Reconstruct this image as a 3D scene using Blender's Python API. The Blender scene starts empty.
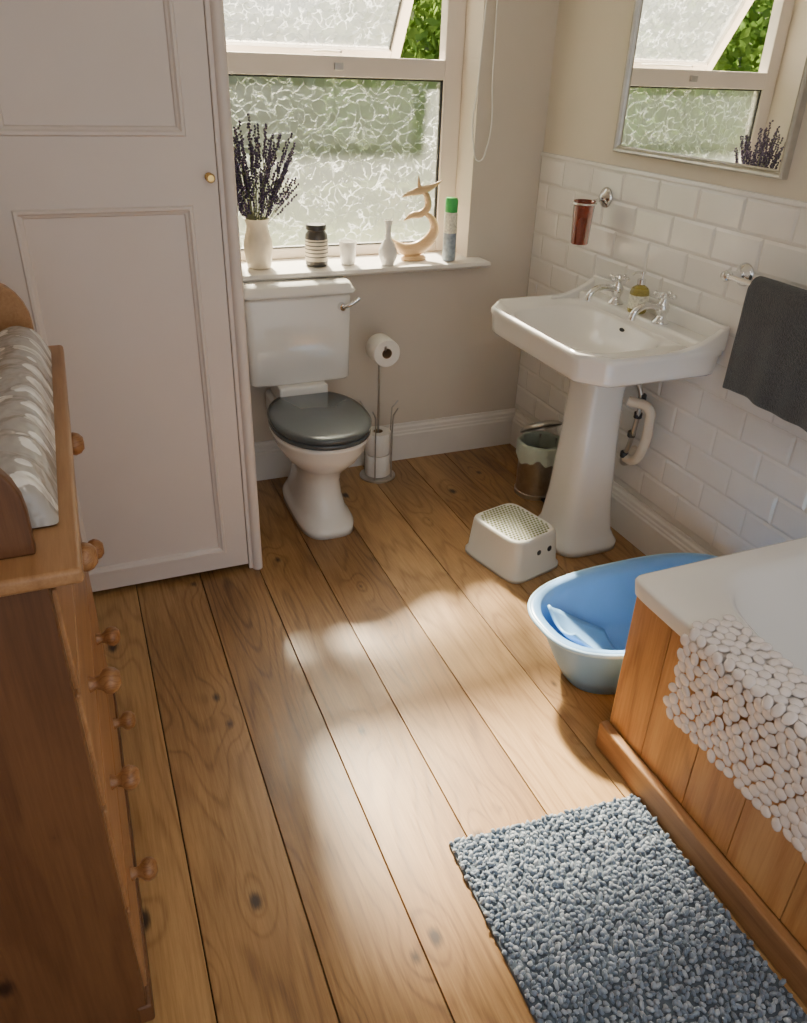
import bpy, bmesh, math, random
from mathutils import Vector, Matrix, noise, Euler
random.seed(7)
sc=bpy.context.scene
COL=sc.collection
XW=1.88; YW=3.08

# ---------------------------------------------------------------- materials
def new_mat(name):
    m=bpy.data.materials.new(name); m.use_nodes=True
    nt=m.node_tree; b=nt.nodes["Principled BSDF"]; return m,nt,b
def N(nt,t,**kw):
    n=nt.nodes.new(t)
    for k,v in kw.items(): setattr(n,k,v)
    return n
def ramp(nt,fac,stops):
    r=N(nt,'ShaderNodeValToRGB'); e=r.color_ramp.elements
    while len(e)<len(stops): e.new(0.5)
    for i,(p,c) in enumerate(stops):
        e[i].position=p; e[i].color=(c[0],c[1],c[2],1)
    nt.links.new(fac,r.inputs[0]); return r.outputs[0]
def simple(name,col,rough=0.5,metal=0.0,var=0.06,nscale=6,bump=0.0,bscale=60,coat=0.0,sheen=0.0,trans=0.0,sss=0.0,ior=None):
    m,nt,b=new_mat(name); L=nt.links
    tc=N(nt,'ShaderNodeTexCoord')
    n=N(nt,'ShaderNodeTexNoise'); n.inputs['Scale'].default_value=nscale; n.inputs['Detail'].default_value=4
    L.new(tc.outputs['Object'],n.inputs['Vector'])
    c0=[max(0,x*(1-var)) for x in col]; c1=[min(1,x*(1+var)) for x in col]
    L.new(ramp(nt,n.outputs['Fac'],[(0.3,c0),(0.7,c1)]),b.inputs['Base Color'])
    b.inputs['Roughness'].default_value=rough; b.inputs['Metallic'].default_value=metal
    b.inputs['Coat Weight'].default_value=coat; b.inputs['Coat Roughness'].default_value=0.08
    if sheen: b.inputs['Sheen Weight'].default_value=sheen
    if trans: b.inputs['Transmission Weight'].default_value=trans
    if ior: b.inputs['IOR'].default_value=ior
    if sss:
        b.inputs['Subsurface Weight'].default_value=sss; b.inputs['Subsurface Radius'].default_value=(.02,.02,.02)
    if bump:
        n2=N(nt,'ShaderNodeTexNoise'); n2.inputs['Scale'].default_value=bscale; n2.inputs['Detail'].default_value=3
        L.new(tc.outputs['Object'],n2.inputs['Vector'])
        bp=N(nt,'ShaderNodeBump'); bp.inputs['Strength'].default_value=bump; bp.inputs['Distance'].default_value=0.01
        L.new(n2.outputs['Fac'],bp.inputs['Height']); L.new(bp.outputs['Normal'],b.inputs['Normal'])
    return m
def wood(name,dark,mid,light,axis='Y',rough=0.38,ring=50,rc=0.06,knots=True,attr=False,scale=1.0,coat=0.0,knotcol=(0.06,0.025,0.01),tone=0.22):
    m,nt,b=new_mat(name); L=nt.links
    tc=N(nt,'ShaderNodeTexCoord'); src=tc.outputs['Object']
    def math_(op,a,b_=None,c=None):
        q=N(nt,'ShaderNodeMath',operation=op)
        for i,x in enumerate((a,b_,c)):
            if x is None: continue
            if isinstance(x,(int,float)): q.inputs[i].default_value=x
            else: L.new(x,q.inputs[i])
        return q.outputs[0]
    if attr:
        a=N(nt,'ShaderNodeAttribute'); a.attribute_name='board'
        cmb=N(nt,'ShaderNodeCombineXYZ'); mm=math_('MULTIPLY',a.outputs['Fac'],37.3)
        for i in range(3): L.new(mm,cmb.inputs[i])
        ad=N(nt,'ShaderNodeVectorMath',operation='ADD'); L.new(src,ad.inputs[0]); L.new(cmb.outputs[0],ad.inputs[1]); src=ad.outputs[0]
    def mp(across,along):
        v=N(nt,'ShaderNodeMapping')
        s=[across*scale]*3; s['XYZ'.index(axis)]=along*scale
        v.inputs['Scale'].default_value=s; L.new(src,v.inputs['Vector']); return v.outputs[0]
    sp=N(nt,'ShaderNodeSeparateXYZ'); L.new(src,sp.inputs[0])
    ax='XYZ'.index(axis); oth=[i for i in range(3) if i!=ax]
    across=math_('ADD',sp.outputs[oth[0]],sp.outputs[oth[1]])
    c2=N(nt,'ShaderNodeCombineXYZ'); L.new(math_('MULTIPLY',across,3.4*scale),c2.inputs[0]); L.new(math_('MULTIPLY',sp.outputs[ax],2.0*scale),c2.inputs[1])
    v=N(nt,'ShaderNodeTexVoronoi',voronoi_dimensions='2D'); v.inputs['Scale'].default_value=1; L.new(c2.outputs[0],v.inputs['Vector'])
    sc3=N(nt,'ShaderNodeSeparateColor'); L.new(v.outputs['Color'],sc3.inputs[0])
    drop=math_('MULTIPLY',sc3.outputs[0],0.11)
    dist=math_('ADD',v.outputs['Distance'],drop)
    n=N(nt,'ShaderNodeTexNoise'); n.inputs['Scale'].default_value=1; n.inputs['Detail'].default_value=2.2; n.inputs['Roughness'].default_value=0.42
    L.new(mp(4.6,0.55),n.inputs['Vector'])
    bend=N(nt,'ShaderNodeMapRange',interpolation_type='SMOOTHSTEP'); bend.inputs['From Min'].default_value=0.0; bend.inputs['From Max'].default_value=0.30; bend.inputs['To Min'].default_value=0.09; bend.inputs['To Max'].default_value=0.0
    L.new(dist,bend.inputs['Value'])
    base=math_('ADD',n.outputs['Fac'],bend.outputs[0]) if knots else n.outputs['Fac']
    f=N(nt,'ShaderNodeTexNoise'); f.inputs['Scale'].default_value=1; f.inputs['Detail'].default_value=5; f.inputs['Roughness'].default_value=0.7
    L.new(mp(150,7.0),f.inputs['Vector'])
    base=math_('MULTIPLY_ADD',f.outputs['Fac'],0.006,base)
    s=math_('SINE',math_('MULTIPLY',base,ring*3))
    s01=math_('MULTIPLY_ADD',s,0.5,0.5); line=math_('MULTIPLY',math_('POWER',s01,5.0),-1.0)
    big=N(nt,'ShaderNodeTexNoise'); big.inputs['Scale'].default_value=1; big.inputs['Detail'].default_value=3
    L.new(mp(7,1.8),big.inputs['Vector'])
    m0=math_('MULTIPLY_ADD',f.outputs['Fac'],0.44,0.17)
    m1=math_('MULTIPLY_ADD',line,rc*2.2,m0)
    val=math_('MULTIPLY_ADD',big.outputs['Fac'],0.36,m1)
    if attr: val=math_('ADD',math_('MULTIPLY_ADD',a.outputs['Fac'],tone,-tone/2),val)
    col=ramp(nt,val,[(0.28,dark),(0.5,mid),(0.72,light)])
    if knots:
        kk=math_('MULTIPLY_ADD',f.outputs['Fac'],0.06,dist)
        kr=N(nt,'ShaderNodeMapRange',interpolation_type='SMOOTHSTEP'); kr.inputs['From Min'].default_value=0.06; kr.inputs['From Max'].default_value=0.115
        L.new(kk,kr.inputs['Value'])
        mx=N(nt,'ShaderNodeMix',data_type='RGBA'); L.new(kr.outputs[0],mx.inputs['Factor'])
        mx.inputs['A'].default_value=(*knotcol,1); L.new(col,mx.inputs['B']); col=mx.outputs['Result']
    L.new(col,b.inputs['Base Color'])
    b.inputs['Roughness'].default_value=rough; b.inputs['Coat Weight'].default_value=coat; b.inputs['Coat Roughness'].default_value=0.2
    bp=N(nt,'ShaderNodeBump'); bp.inputs['Strength'].default_value=0.15; bp.inputs['Distance'].default_value=0.004
    L.new(val,bp.inputs['Height']); L.new(bp.outputs['Normal'],b.inputs['Normal'])
    return m

M={}
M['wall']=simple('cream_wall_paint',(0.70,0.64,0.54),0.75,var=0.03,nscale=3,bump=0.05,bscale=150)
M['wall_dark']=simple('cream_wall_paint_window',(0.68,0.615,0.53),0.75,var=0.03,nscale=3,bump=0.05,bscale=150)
M['ceil']=simple('ceiling_paint',(0.85,0.84,0.81),0.8,var=0.02)
M['cup']=simple('cupboard_paint',(0.77,0.685,0.635),0.42,var=0.03,nscale=3,bump=0.03,bscale=90)
M['trim']=simple('white_gloss_trim',(0.82,0.785,0.74),0.35,var=0.03)
M['frame']=simple('window_frame_paint',(0.78,0.705,0.63),0.4,var=0.03)
M['gasket']=simple('window_gasket',(0.03,0.03,0.03),0.6)
M['tile']=simple('white_glazed_tile',(0.83,0.81,0.79),0.13,var=0.02,nscale=9,bump=0.04,bscale=14)
M['grout']=simple('grout',(0.72,0.70,0.67),0.8)
M['ceramic']=simple('white_ceramic',(0.87,0.85,0.81),0.1,var=0.015,coat=0.3)
M['enamel']=simple('bath_enamel',(0.87,0.85,0.83),0.12,var=0.01)
M['chrome']=simple('chrome',(0.8,0.8,0.8),0.09,1.0,var=0.03)
M['brass']=simple('brass',(0.75,0.5,0.18),0.2,1.0,var=0.05)
M['steel']=simple('brushed_steel',(0.5,0.48,0.45),0.3,1.0,var=0.1,nscale=40)
M['dark']=simple('dark_rubber',(0.03,0.03,0.032),0.5)
M['seat']=simple('toilet_seat_paint',(0.075,0.09,0.10),0.22,var=0.08,coat=0.15)
M['mirror']=simple('mirror_glass',(0.93,0.94,0.93),0.01,1.0,var=0.0)
M['mframe']=simple('silver_mirror_frame',(0.50,0.48,0.43),0.35,0.7,var=0.12,nscale=25)
M['towel']=simple('charcoal_towel',(0.055,0.058,0.066),0.95,var=0.4,nscale=160,bump=1.0,bscale=350,sheen=0.3)
M['paper']=simple('toilet_paper',(0.88,0.85,0.80),0.9,var=0.02,bump=0.2,bscale=120)
M['card']=simple('cardboard',(0.35,0.24,0.14),0.9)
M['bag']=simple('bin_bag',(0.66,0.74,0.62),0.4,var=0.1,trans=0.2,bump=0.3,bscale=40)
M['stool']=simple('stool_plastic',(0.84,0.82,0.75),0.35,var=0.02)
M['stoolgreen']=simple('stool_rubber_dots',(0.30,0.34,0.16),0.7,var=0.1)
M['tub']=simple('baby_bath_blue',(0.22,0.45,0.82),0.3,var=0.06)
M['tubin']=simple('baby_bath_insert',(0.24,0.52,0.92),0.3,var=0.05)
M['tubrim']=simple('baby_bath_rim',(0.42,0.66,0.92),0.35,var=0.05)
M['pebble']=simple('pebble_mat_vinyl',(0.84,0.77,0.76),0.25,var=0.05,nscale=30,coat=.2)
M['pot']=simple('cream_jug_glaze',(0.74,0.66,0.52),0.35,var=0.1,nscale=20)
M['stem']=simple('lavender_stem',(0.22,0.24,0.14),0.8,var=0.2)
M['lav']=simple('lavender_flower',(0.085,0.065,0.12),0.9,var=0.4,nscale=80)
M['amber']=simple('amber_glass',(0.30,0.05,0.02),0.08,var=0.1,trans=0.5,ior=1.45)
M['driftwood']=wood('sculpture_wood',(0.42,0.25,0.12),(0.62,0.41,0.22),(0.75,0.54,0.32),axis='X',scale=3,ring=20,rc=.03,knots=False)
M['greencap']=simple('green_cap',(0.05,0.45,0.10),0.35)
M['candark']=simple('can_label_blue',(0.30,0.36,0.42),0.35,var=0.3,nscale=60)
M['jardark']=simple('stoneware_dark',(0.06,0.055,0.05),0.3,var=0.3,nscale=30)
M['cord']=simple('blind_cord',(0.85,0.83,0.78),0.6)
M['soap']=simple('soap_liquid',(0.60,0.50,0.12),0.08,trans=0.7,ior=1.4)
M['label']=simple('soap_label',(0.75,0.74,0.62),0.5,var=0.3,nscale=120)
M['pipe']=simple('plastic_pipe',(0.70,0.62,0.51),0.4)
M['floor']=wood('oak_floorboards',(0.11,0.050,0.016),(0.31,0.165,0.058),(0.51,0.305,0.125),axis='Y',rough=0.38,attr=True,ring=40,rc=0.045,coat=0.12,tone=.20,knotcol=(0.035,0.016,0.008))
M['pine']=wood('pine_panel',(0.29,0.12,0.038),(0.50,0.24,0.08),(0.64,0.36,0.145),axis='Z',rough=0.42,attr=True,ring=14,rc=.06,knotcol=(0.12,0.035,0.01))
M['pineshade']=wood('dresser_pine_shaded',(0.075,0.028,0.010),(0.13,0.052,0.019),(0.19,0.083,0.031),axis='Z',rough=0.45,ring=14,rc=.05,knotcol=(0.03,0.01,0.005))  # dresser pine with the shade on its side painted into darker browns
M['pinefront']=wood('dresser_pine_front',(0.20,0.09,0.034),(0.33,0.165,0.068),(0.45,0.25,0.115),axis='Y',rough=0.4,ring=14,rc=.05,knotcol=(0.10,0.03,0.01))
M['knob']=wood('dresser_knob_pine',(0.17,0.07,0.024),(0.29,0.13,0.048),(0.42,0.22,0.09),axis='X',rough=0.35,knots=False,scale=4)
M['under']=simple('subfloor',(0.02,0.012,0.008),0.9)

def glass_mat():
    m,nt,b=new_mat('obscured_glass'); L=nt.links; nt.nodes.remove(b)
    out=nt.nodes['Material Output']; tc=N(nt,'ShaderNodeTexCoord')
    w=N(nt,'ShaderNodeTexNoise'); w.inputs['Scale'].default_value=13; w.inputs['Detail'].default_value=2; L.new(tc.outputs['Object'],w.inputs['Vector'])
    ad=N(nt,'ShaderNodeVectorMath',operation='MULTIPLY_ADD'); ad.inputs[1].default_value=(0.10,0.10,0.10); L.new(w.outputs['Color'],ad.inputs[0]); L.new(tc.outputs['Object'],ad.inputs[2])
    v=N(nt,'ShaderNodeTexVoronoi',feature='DISTANCE_TO_EDGE'); v.inputs['Scale'].default_value=26; L.new(ad.outputs[0],v.inputs['Vector'])
    n=N(nt,'ShaderNodeTexNoise'); n.inputs['Scale'].default_value=22; n.inputs['Detail'].default_value=1; L.new(tc.outputs['Object'],n.inputs['Vector'])
    lm=N(nt,'ShaderNodeMapRange'); lm.inputs['From Min'].default_value=0.0; lm.inputs['From Max'].default_value=0.06; lm.inputs['To Min'].default_value=1; lm.inputs['To Max'].default_value=0; L.new(v.outputs['Distance'],lm.inputs['Value'])
    nm=N(nt,'ShaderNodeMapRange'); nm.inputs['From Min'].default_value=0.47; nm.inputs['From Max'].default_value=0.60; L.new(n.outputs['Fac'],nm.inputs['Value'])
    mk=N(nt,'ShaderNodeMath',operation='MULTIPLY'); L.new(lm.outputs[0],mk.inputs[0]); L.new(nm.outputs[0],mk.inputs[1])
    bp=N(nt,'ShaderNodeBump'); bp.inputs['Strength'].default_value=1.0; bp.inputs['Distance'].default_value=0.014
    hs=N(nt,'ShaderNodeMath',operation='SUBTRACT'); L.new(n.outputs['Fac'],hs.inputs[0]); L.new(lm.outputs[0],hs.inputs[1]); L.new(hs.outputs[0],bp.inputs['Height'])
    tr=N(nt,'ShaderNodeBsdfTransparent'); tr.inputs[0].default_value=(0.95,0.96,0.94,1)
    rf=N(nt,'ShaderNodeBsdfRefraction'); rf.inputs['IOR'].default_value=1.3; rf.inputs['Roughness'].default_value=0.4; rf.inputs[0].default_value=(0.96,0.97,0.96,1); L.new(bp.outputs['Normal'],rf.inputs['Normal'])
    tl=N(nt,'ShaderNodeBsdfTranslucent'); tl.inputs[0].default_value=(0.80,0.84,0.84,1)
    gl=N(nt,'ShaderNodeBsdfGlossy'); gl.inputs['Roughness'].default_value=0.15; L.new(bp.outputs['Normal'],gl.inputs['Normal'])
    a=N(nt,'ShaderNodeMixShader'); a.inputs[0].default_value=0.46; L.new(tr.outputs[0],a.inputs[1]); L.new(rf.outputs[0],a.inputs[2])
    fm=N(nt,'ShaderNodeMath',operation='MULTIPLY_ADD'); fm.inputs[1].default_value=0.13; fm.inputs[2].default_value=0.025; L.new(mk.outputs[0],fm.inputs[0])
    c=N(nt,'ShaderNodeMixShader'); L.new(fm.outputs[0],c.inputs[0]); L.new(a.outputs[0],c.inputs[1]); L.new(tl.outputs[0],c.inputs[2])
    d=N(nt,'ShaderNodeMixShader'); d.inputs[0].default_value=0.04; L.new(c.outputs[0],d.inputs[1]); L.new(gl.outputs[0],d.inputs[2])
    L.new(d.outputs[0],out.inputs[0]); return m
M['glass']=glass_mat()
def leaf_mat(name,c1,c2):
    m,nt,b=new_mat(name); L=nt.links; nt.nodes.remove(b); out=nt.nodes['Material Output']
    tc=N(nt,'ShaderNodeTexCoord'); n=N(nt,'ShaderNodeTexNoise'); n.inputs['Scale'].default_value=1.2; n.inputs['Detail'].default_value=6; L.new(tc.outputs['Object'],n.inputs['Vector'])
    c=ramp(nt,n.outputs['Fac'],[(0.35,c1),(0.65,c2)])
    d=N(nt,'ShaderNodeBsdfDiffuse'); t=N(nt,'ShaderNodeBsdfTranslucent'); L.new(c,d.inputs[0]); L.new(c,t.inputs[0])
    x=N(nt,'ShaderNodeMixShader'); x.inputs[0].default_value=0.35; L.new(d.outputs[0],x.inputs[1]); L.new(t.outputs[0],x.inputs[2]); L.new(x.outputs[0],out.inputs[0]); return m
M['leaf']=leaf_mat('hedge_leaves',(0.05,0.075,0.04),(0.12,0.15,0.08))
M['leaf2']=leaf_mat('tree_leaves',(0.04,0.10,0.018),(0.16,0.25,0.05))
M['lawn']=leaf_mat('lawn_grass',(0.045,0.064,0.028),(0.10,0.115,0.05))
def changing_mat_mat():
    m,nt,b=new_mat('changing_mat_cloud_vinyl'); L=nt.links
    tc=N(nt,'ShaderNodeTexCoord'); mp=N(nt,'ShaderNodeMapping'); mp.inputs['Scale'].default_value=(12,17,0.01); mp.inputs['Location'].default_value=(.3,.2,0); L.new(tc.outputs['Object'],mp.inputs['Vector'])
    v=N(nt,'ShaderNodeTexVoronoi',feature='SMOOTH_F1'); v.inputs['Scale'].default_value=1; v.inputs['Smoothness'].default_value=0.3; v.inputs['Randomness'].default_value=0.45
    n=N(nt,'ShaderNodeTexVoronoi'); n.inputs['Scale'].default_value=3.0; L.new(mp.outputs[0],n.inputs['Vector'])
    L.new(mp.outputs[0],v.inputs['Vector'])
    ad=N(nt,'ShaderNodeMath',operation='MULTIPLY_ADD'); ad.inputs[1].default_value=0.26; L.new(n.outputs['Distance'],ad.inputs[0]); L.new(v.outputs['Distance'],ad.inputs[2])
    L.new(ramp(nt,ad.outputs[0],[(0.50,(0.88,0.85,0.81)),(0.52,(0.42,0.39,0.36))]),b.inputs['Base Color'])
    b.inputs['Roughness'].default_value=0.22; b.inputs['Coat Weight'].default_value=0.3
    n2=N(nt,'ShaderNodeTexNoise'); n2.inputs['Scale'].default_value=22; n2.inputs['Detail'].default_value=2; L.new(tc.outputs['Object'],n2.inputs['Vector'])
    bp=N(nt,'ShaderNodeBump'); bp.inputs['Strength'].default_value=0.8; bp.inputs['Distance'].default_value=0.02; L.new(n2.outputs['Fac'],bp.inputs['Height']); L.new(bp.outputs['Normal'],b.inputs['Normal'])
    return m
M['cloud']=changing_mat_mat()
def rug_mat():
    m,nt,b=new_mat('chenille_rug'); L=nt.links
    a=N(nt,'ShaderNodeAttribute'); a.attribute_name='board'
    L.new(ramp(nt,a.outputs['Fac'],[(0.0,(0.135,0.18,0.25)),(0.6,(0.24,0.295,0.38)),(1.0,(0.41,0.46,0.53))]),b.inputs['Base Color'])
    b.inputs['Roughness'].default_value=0.85; b.inputs['Sheen Weight'].default_value=0.4
    return m
M['rug']=rug_mat()

# ---------------------------------------------------------------- geometry helpers
def group(name,loc=(0,0,0)):
    e=bpy.data.objects.new(name,None); e.location=loc; e.empty_display_size=0.05; COL.objects.link(e); return e
def finish(name,me,mat,parent=None,smooth=False,bevel=0.0,bseg=2,sub=0):
    ob=bpy.data.objects.new(name,me); COL.objects.link(ob)
    if mat: me.materials.append(M[mat] if isinstance(mat,str) else mat)
    if smooth:
        me.polygons.foreach_set('use_smooth',[True]*len(me.polygons))
    if bevel:
        bm=ob.modifiers.new('bevel','BEVEL'); bm.width=bevel; bm.segments=bseg; bm.limit_method='ANGLE'; bm.angle_limit=math.radians(40)
        me.polygons.foreach_set('use_smooth',[True]*len(me.polygons))
        w=ob.modifiers.new('wn','WEIGHTED_NORMAL'); w.keep_sharp=True
    if sub:
        s=ob.modifiers.new('sub','SUBSURF'); s.levels=sub; s.render_levels=sub
    if parent:
        ob.parent=parent; ob.matrix_parent_inverse=Matrix.Translation(parent.location).inverted()
    return ob
def mesh(name,vs,fs,mat,**kw):
    me=bpy.data.meshes.new(name); me.from_pydata([tuple(v) for v in vs],[],fs); me.validate(); me.update()
    bm=bmesh.new(); bm.from_mesh(me); bmesh.ops.recalc_face_normals(bm,faces=bm.faces); bm.to_mesh(me); bm.free()
    return finish(name,me,mat,**kw)
def boxvf(x0,x1,y0,y1,z0,z1):
    v=[(x0,y0,z0),(x1,y0,z0),(x1,y1,z0),(x0,y1,z0),(x0,y0,z1),(x1,y0,z1),(x1,y1,z1),(x0,y1,z1)]
    f=[(0,3,2,1),(4,5,6,7),(0,1,5,4),(1,2,6,5),(2,3,7,6),(3,0,4,7)]
    return v,f
def box(name,x0,x1,y0,y1,z0,z1,mat,**kw):
    v,f=boxvf(x0,x1,y0,y1,z0,z1); return mesh(name,v,f,mat,**kw)
def boxes(name,lst,mat,attr=False,**kw):
    V=[];F=[];A=[]
    for b in lst:
        v,f=boxvf(*b[:6]); o=len(V); V+=v; F+=[tuple(i+o for i in q) for q in f]; A+=[random.random()]*8
    ob=mesh(name,V,F,mat,**kw)
    if attr:
        at=ob.data.attributes.new('board','FLOAT','POINT'); at.data.foreach_set('value',A)
    return ob
def lathe(name,prof,c,mat,seg=40,sx=1,sy=1,axis='Z',**kw):
    V=[];F=[]
    for r,z in prof:
        for i in range(seg):
            a=2*math.pi*i/seg; x=r*math.cos(a)*sx; y=r*math.sin(a)*sy
            if axis=='Z': p=(c[0]+x,c[1]+y,c[2]+z)
            elif axis=='X': p=(c[0]+z,c[1]+x,c[2]+y)
            else: p=(c[0]+x,c[1]+z,c[2]+y)
            V.append(p)
    n=len(prof)
    for j in range(n-1):
        for i in range(seg):
            k=(i+1)%seg; F.append((j*seg+i,j*seg+k,(j+1)*seg+k,(j+1)*seg+i))
    if prof[0][0]>1e-5 and prof[0]!=prof[-1]: F.append(tuple(range(seg)))
    if prof[-1][0]>1e-5 and prof[0]!=prof[-1]: F.append(tuple((n-1)*seg+i for i in range(seg)))
    kw.setdefault('smooth',True)
    ob=mesh(name,V,F,mat,**kw)
    bm=bmesh.new(); bm.from_mesh(ob.data); bmesh.ops.remove_doubles(bm,verts=bm.verts,dist=1e-6)
    for e in bm.edges:
        if len(e.link_faces)==2 and e.calc_face_angle(0)>math.radians(50): e.smooth=False
    bmesh.ops.recalc_face_normals(bm,faces=bm.faces); bm.to_mesh(ob.data); bm.free()
    return ob
def sring(cx,cy,z,a,b,p=2.0,n=48):
    R=[]
    for i in range(n):
        t=2*math.pi*i/n; c=math.cos(t); s=math.sin(t)
        R.append((cx+math.copysign(abs(c)**(2/p),c)*a,cy+math.copysign(abs(s)**(2/p),s)*b,z))
    return R
def polyring(poly,z,n,c,sc=1.0):
    R=[]
    for i in range(n):
        t=2*math.pi*i/n; d=(math.cos(t),math.sin(t)); best=None
        for k in range(len(poly)):
            x1,y1=poly[k]; x2,y2=poly[(k+1)%len(poly)]
            x1-=c[0];x2-=c[0];y1-=c[1];y2-=c[1]
            ex,ey=x2-x1,y2-y1; den=d[0]*ey-d[1]*ex
            if abs(den)<1e-9: continue
            s=(x1*ey-y1*ex)/den; u=(x1*d[1]-y1*d[0])/den
            if s>0 and -1e-6<=u<=1+1e-6 and (best is None or s<best): best=s
        R.append((c[0]+d[0]*best*sc,c[1]+d[1]*best*sc,z))
    return R
def loft(name,rings,mat,cap0=True,cap1=True,**kw):
    n=len(rings[0]); V=[p for r in rings for p in r]; F=[]
    for j in range(len(rings)-1):
        for i in range(n):
            k=(i+1)%n; F.append((j*n+i,j*n+k,(j+1)*n+k,(j+1)*n+i))
    if cap0: F.append(tuple(range(n)))
    if cap1: F.append(tuple((len(rings)-1)*n+i for i in range(n)))
    kw.setdefault('smooth',True)
    return mesh(name,V,F,mat,**kw)
def tube(name,pts,r,mat,parent=None,res=8,smoothc=True,cyclic=False):
    cu=bpy.data.curves.new(name,'CURVE'); cu.dimensions='3D'
    sp=cu.splines.new('BEZIER' if smoothc else 'POLY')
    if smoothc:
        sp.bezier_points.add(len(pts)-1)
        for i,p in enumerate(pts):
            b=sp.bezier_points[i]; b.co=p; b.handle_left_type='AUTO'; b.handle_right_type='AUTO'
    else:
        sp.points.add(len(pts)-1)
        for i,p in enumerate(pts): sp.points[i].co=(*p,1)
    sp.use_cyclic_u=cyclic; cu.bevel_depth=r; cu.bevel_resolution=4; cu.resolution_u=res; cu.use_fill_caps=True
    tmp=bpy.data.objects.new('tmp',cu); COL.objects.link(tmp)
    dg=bpy.context.evaluated_depsgraph_get(); me=bpy.data.meshes.new_from_object(tmp.evaluated_get(dg)); bpy.data.objects.remove(tmp)
    me.name=name; me.materials.clear()
    return finish(name,me,mat,parent=parent,smooth=True)
def extrude_poly(name,poly,axis,a0,a1,mat,**kw):
    V=[]
    for a in (a0,a1):
        for p in poly:
            V.append({'X':(a,p[0],p[1]),'Y':(p[0],a,p[1]),'Z':(p[0],p[1],a)}[axis])
    n=len(poly); F=[tuple(range(n)),tuple(range(2*n-1,n-1,-1))]+[(i,(i+1)%n,(i+1)%n+n,i+n) for i in range(n)]
    return mesh(name,V,F,mat,**kw)
_ico={}
def ico(sub):
    if sub not in _ico:
        bm=bmesh.new(); bmesh.ops.create_icosphere(bm,subdivisions=sub,radius=1)
        _ico[sub]=([v.co.copy() for v in bm.verts],[tuple(v.index for v in f.verts) for f in bm.faces]); bm.free()
    return _ico[sub]
def blobs(name,items,mat,sub=1,attr=False,**kw):
    v0,f0=ico(sub); V=[];F=[];A=[]
    for m,val in items:
        o=len(V); V+= [m@v for v in v0]; F+=[tuple(i+o for i in f) for f in f0]; A+=[val]*len(v0)
    me=bpy.data.meshes.new(name); me.from_pydata([tuple(v) for v in V],[],F); me.update()
    if attr:
        at=me.attributes.new('board','FLOAT','POINT'); at.data.foreach_set('value',A)
    return finish(name,me,mat,smooth=True,**kw)
def TRS(loc,rot=(0,0,0),s=(1,1,1)):
    return Matrix.Translation(loc)@Euler(rot).to_matrix().to_4x4()@Matrix.Diagonal((*s,1))

# ---------------------------------------------------------------- room shell
seams=[-0.62,-0.41,-0.19,0.022,0.24,0.447,0.655,0.87,1.085,1.30,1.50,1.71,1.90]
bl=[]
for i in range(len(seams)-1):
    a,b=seams[i]+0.0012,seams[i+1]-0.0012
    cuts=[-1.5]+({9:[2.3]}.get(i,[random.uniform(-0.9,0)]))+[3.09]
    for j in range(len(cuts)-1): bl.append((a,b,cuts[j]+0.001,cuts[j+1]-0.001,-0.02,0.0))
boxes('floor',bl,'floor',attr=True,bevel=0.0015,bseg=1)
box('subfloor',-0.75,XW+0.1,-1.5,YW+0.1,-0.06,-0.021,'under')
WX0,WX1,WZ0,WZ1=0.54,1.56,0.885,2.28
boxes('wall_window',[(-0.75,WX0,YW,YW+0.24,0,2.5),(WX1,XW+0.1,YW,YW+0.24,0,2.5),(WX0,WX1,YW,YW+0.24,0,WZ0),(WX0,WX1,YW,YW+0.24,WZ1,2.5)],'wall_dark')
box('wall_right',XW,XW+0.1,-1.5,YW,0,2.5,'wall')
box('wall_left',-0.75,-0.65,-1.5,YW,0,2.5,'wall')
box('ceiling',-0.75,XW+0.1,-1.5,YW+0.24,2.5,2.6,'ceil')
V=[];F=[]
th=0.008
def tile(y0,y1,z0,z1):
    g=0.0010; bv=0.009
    y0+=g;y1-=g;z0+=g;z1-=g
    if y1-y0<0.02: return
    xo=XW-0.003; xi=XW-0.0045; xt=XW-th
    o=len(V)
    for x,i in ((xo,0),(xi,0),(xt,bv)):
        V.extend([(x,y0+i,z0+i),(x,y1-i,z0+i),(x,y1-i,z1-i),(x,y0+i,z1-i)])
    for r in range(2):
        for k in range(4):
            q=(k+1)%4; F.append((o+r*4+k,o+r*4+q,o+r*4+4+q,o+r*4+4+k))
    F.append((o+8,o+9,o+10,o+11))
for r in range(11):
    z1=1.30-0.1*r; off=0.0 if r%2==0 else 0.1
    y=-1.3+off-0.2
    while y<YW:
        a=max(y,-1.5); b=min(y+0.2,YW-0.001)
        if b>a: tile(a,b,z1-0.1,z1)
        y+=0.2
mesh('wall_right_tiles',V,F,'tile')
box('wall_right_grout',XW-0.0035,XW-0.0002,-1.5,YW-0.0005,0.18,1.304,'grout')
extrude_poly('trim_1',[(XW-0.0005,1.301),(XW-0.011,1.301),(XW-0.012,1.306),(XW-0.008,1.314),(XW-0.0005,1.316)],'Y',-1.5,YW-0.001,'tile')
prof=[(0,0),(0.022,0),(0.022,0.125),(0.018,0.132),(0.018,0.14),(0.014,0.146),(0.013,0.158),(0.007,0.166),(0.006,0.177),(0,0.177)]
extrude_poly('baseboard_window',[(YW-p[0],p[1]) for p in prof],'X',0.461,XW-0.001,'trim')
extrude_poly('baseboard_right',[(XW-p[0],p[1]) for p in prof],'Y',-1.5,YW-0.023,'trim')
extrude_poly('trim_2',[(2.975,0.885),(2.968,0.892),(2.975,0.905),(3.25,0.905),(3.25,0.886),(YW-0.0,0.886),(YW-0.0,0.878),(2.99,0.878)],'X',0.475,1.62,'trim',bevel=0.003)

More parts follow.
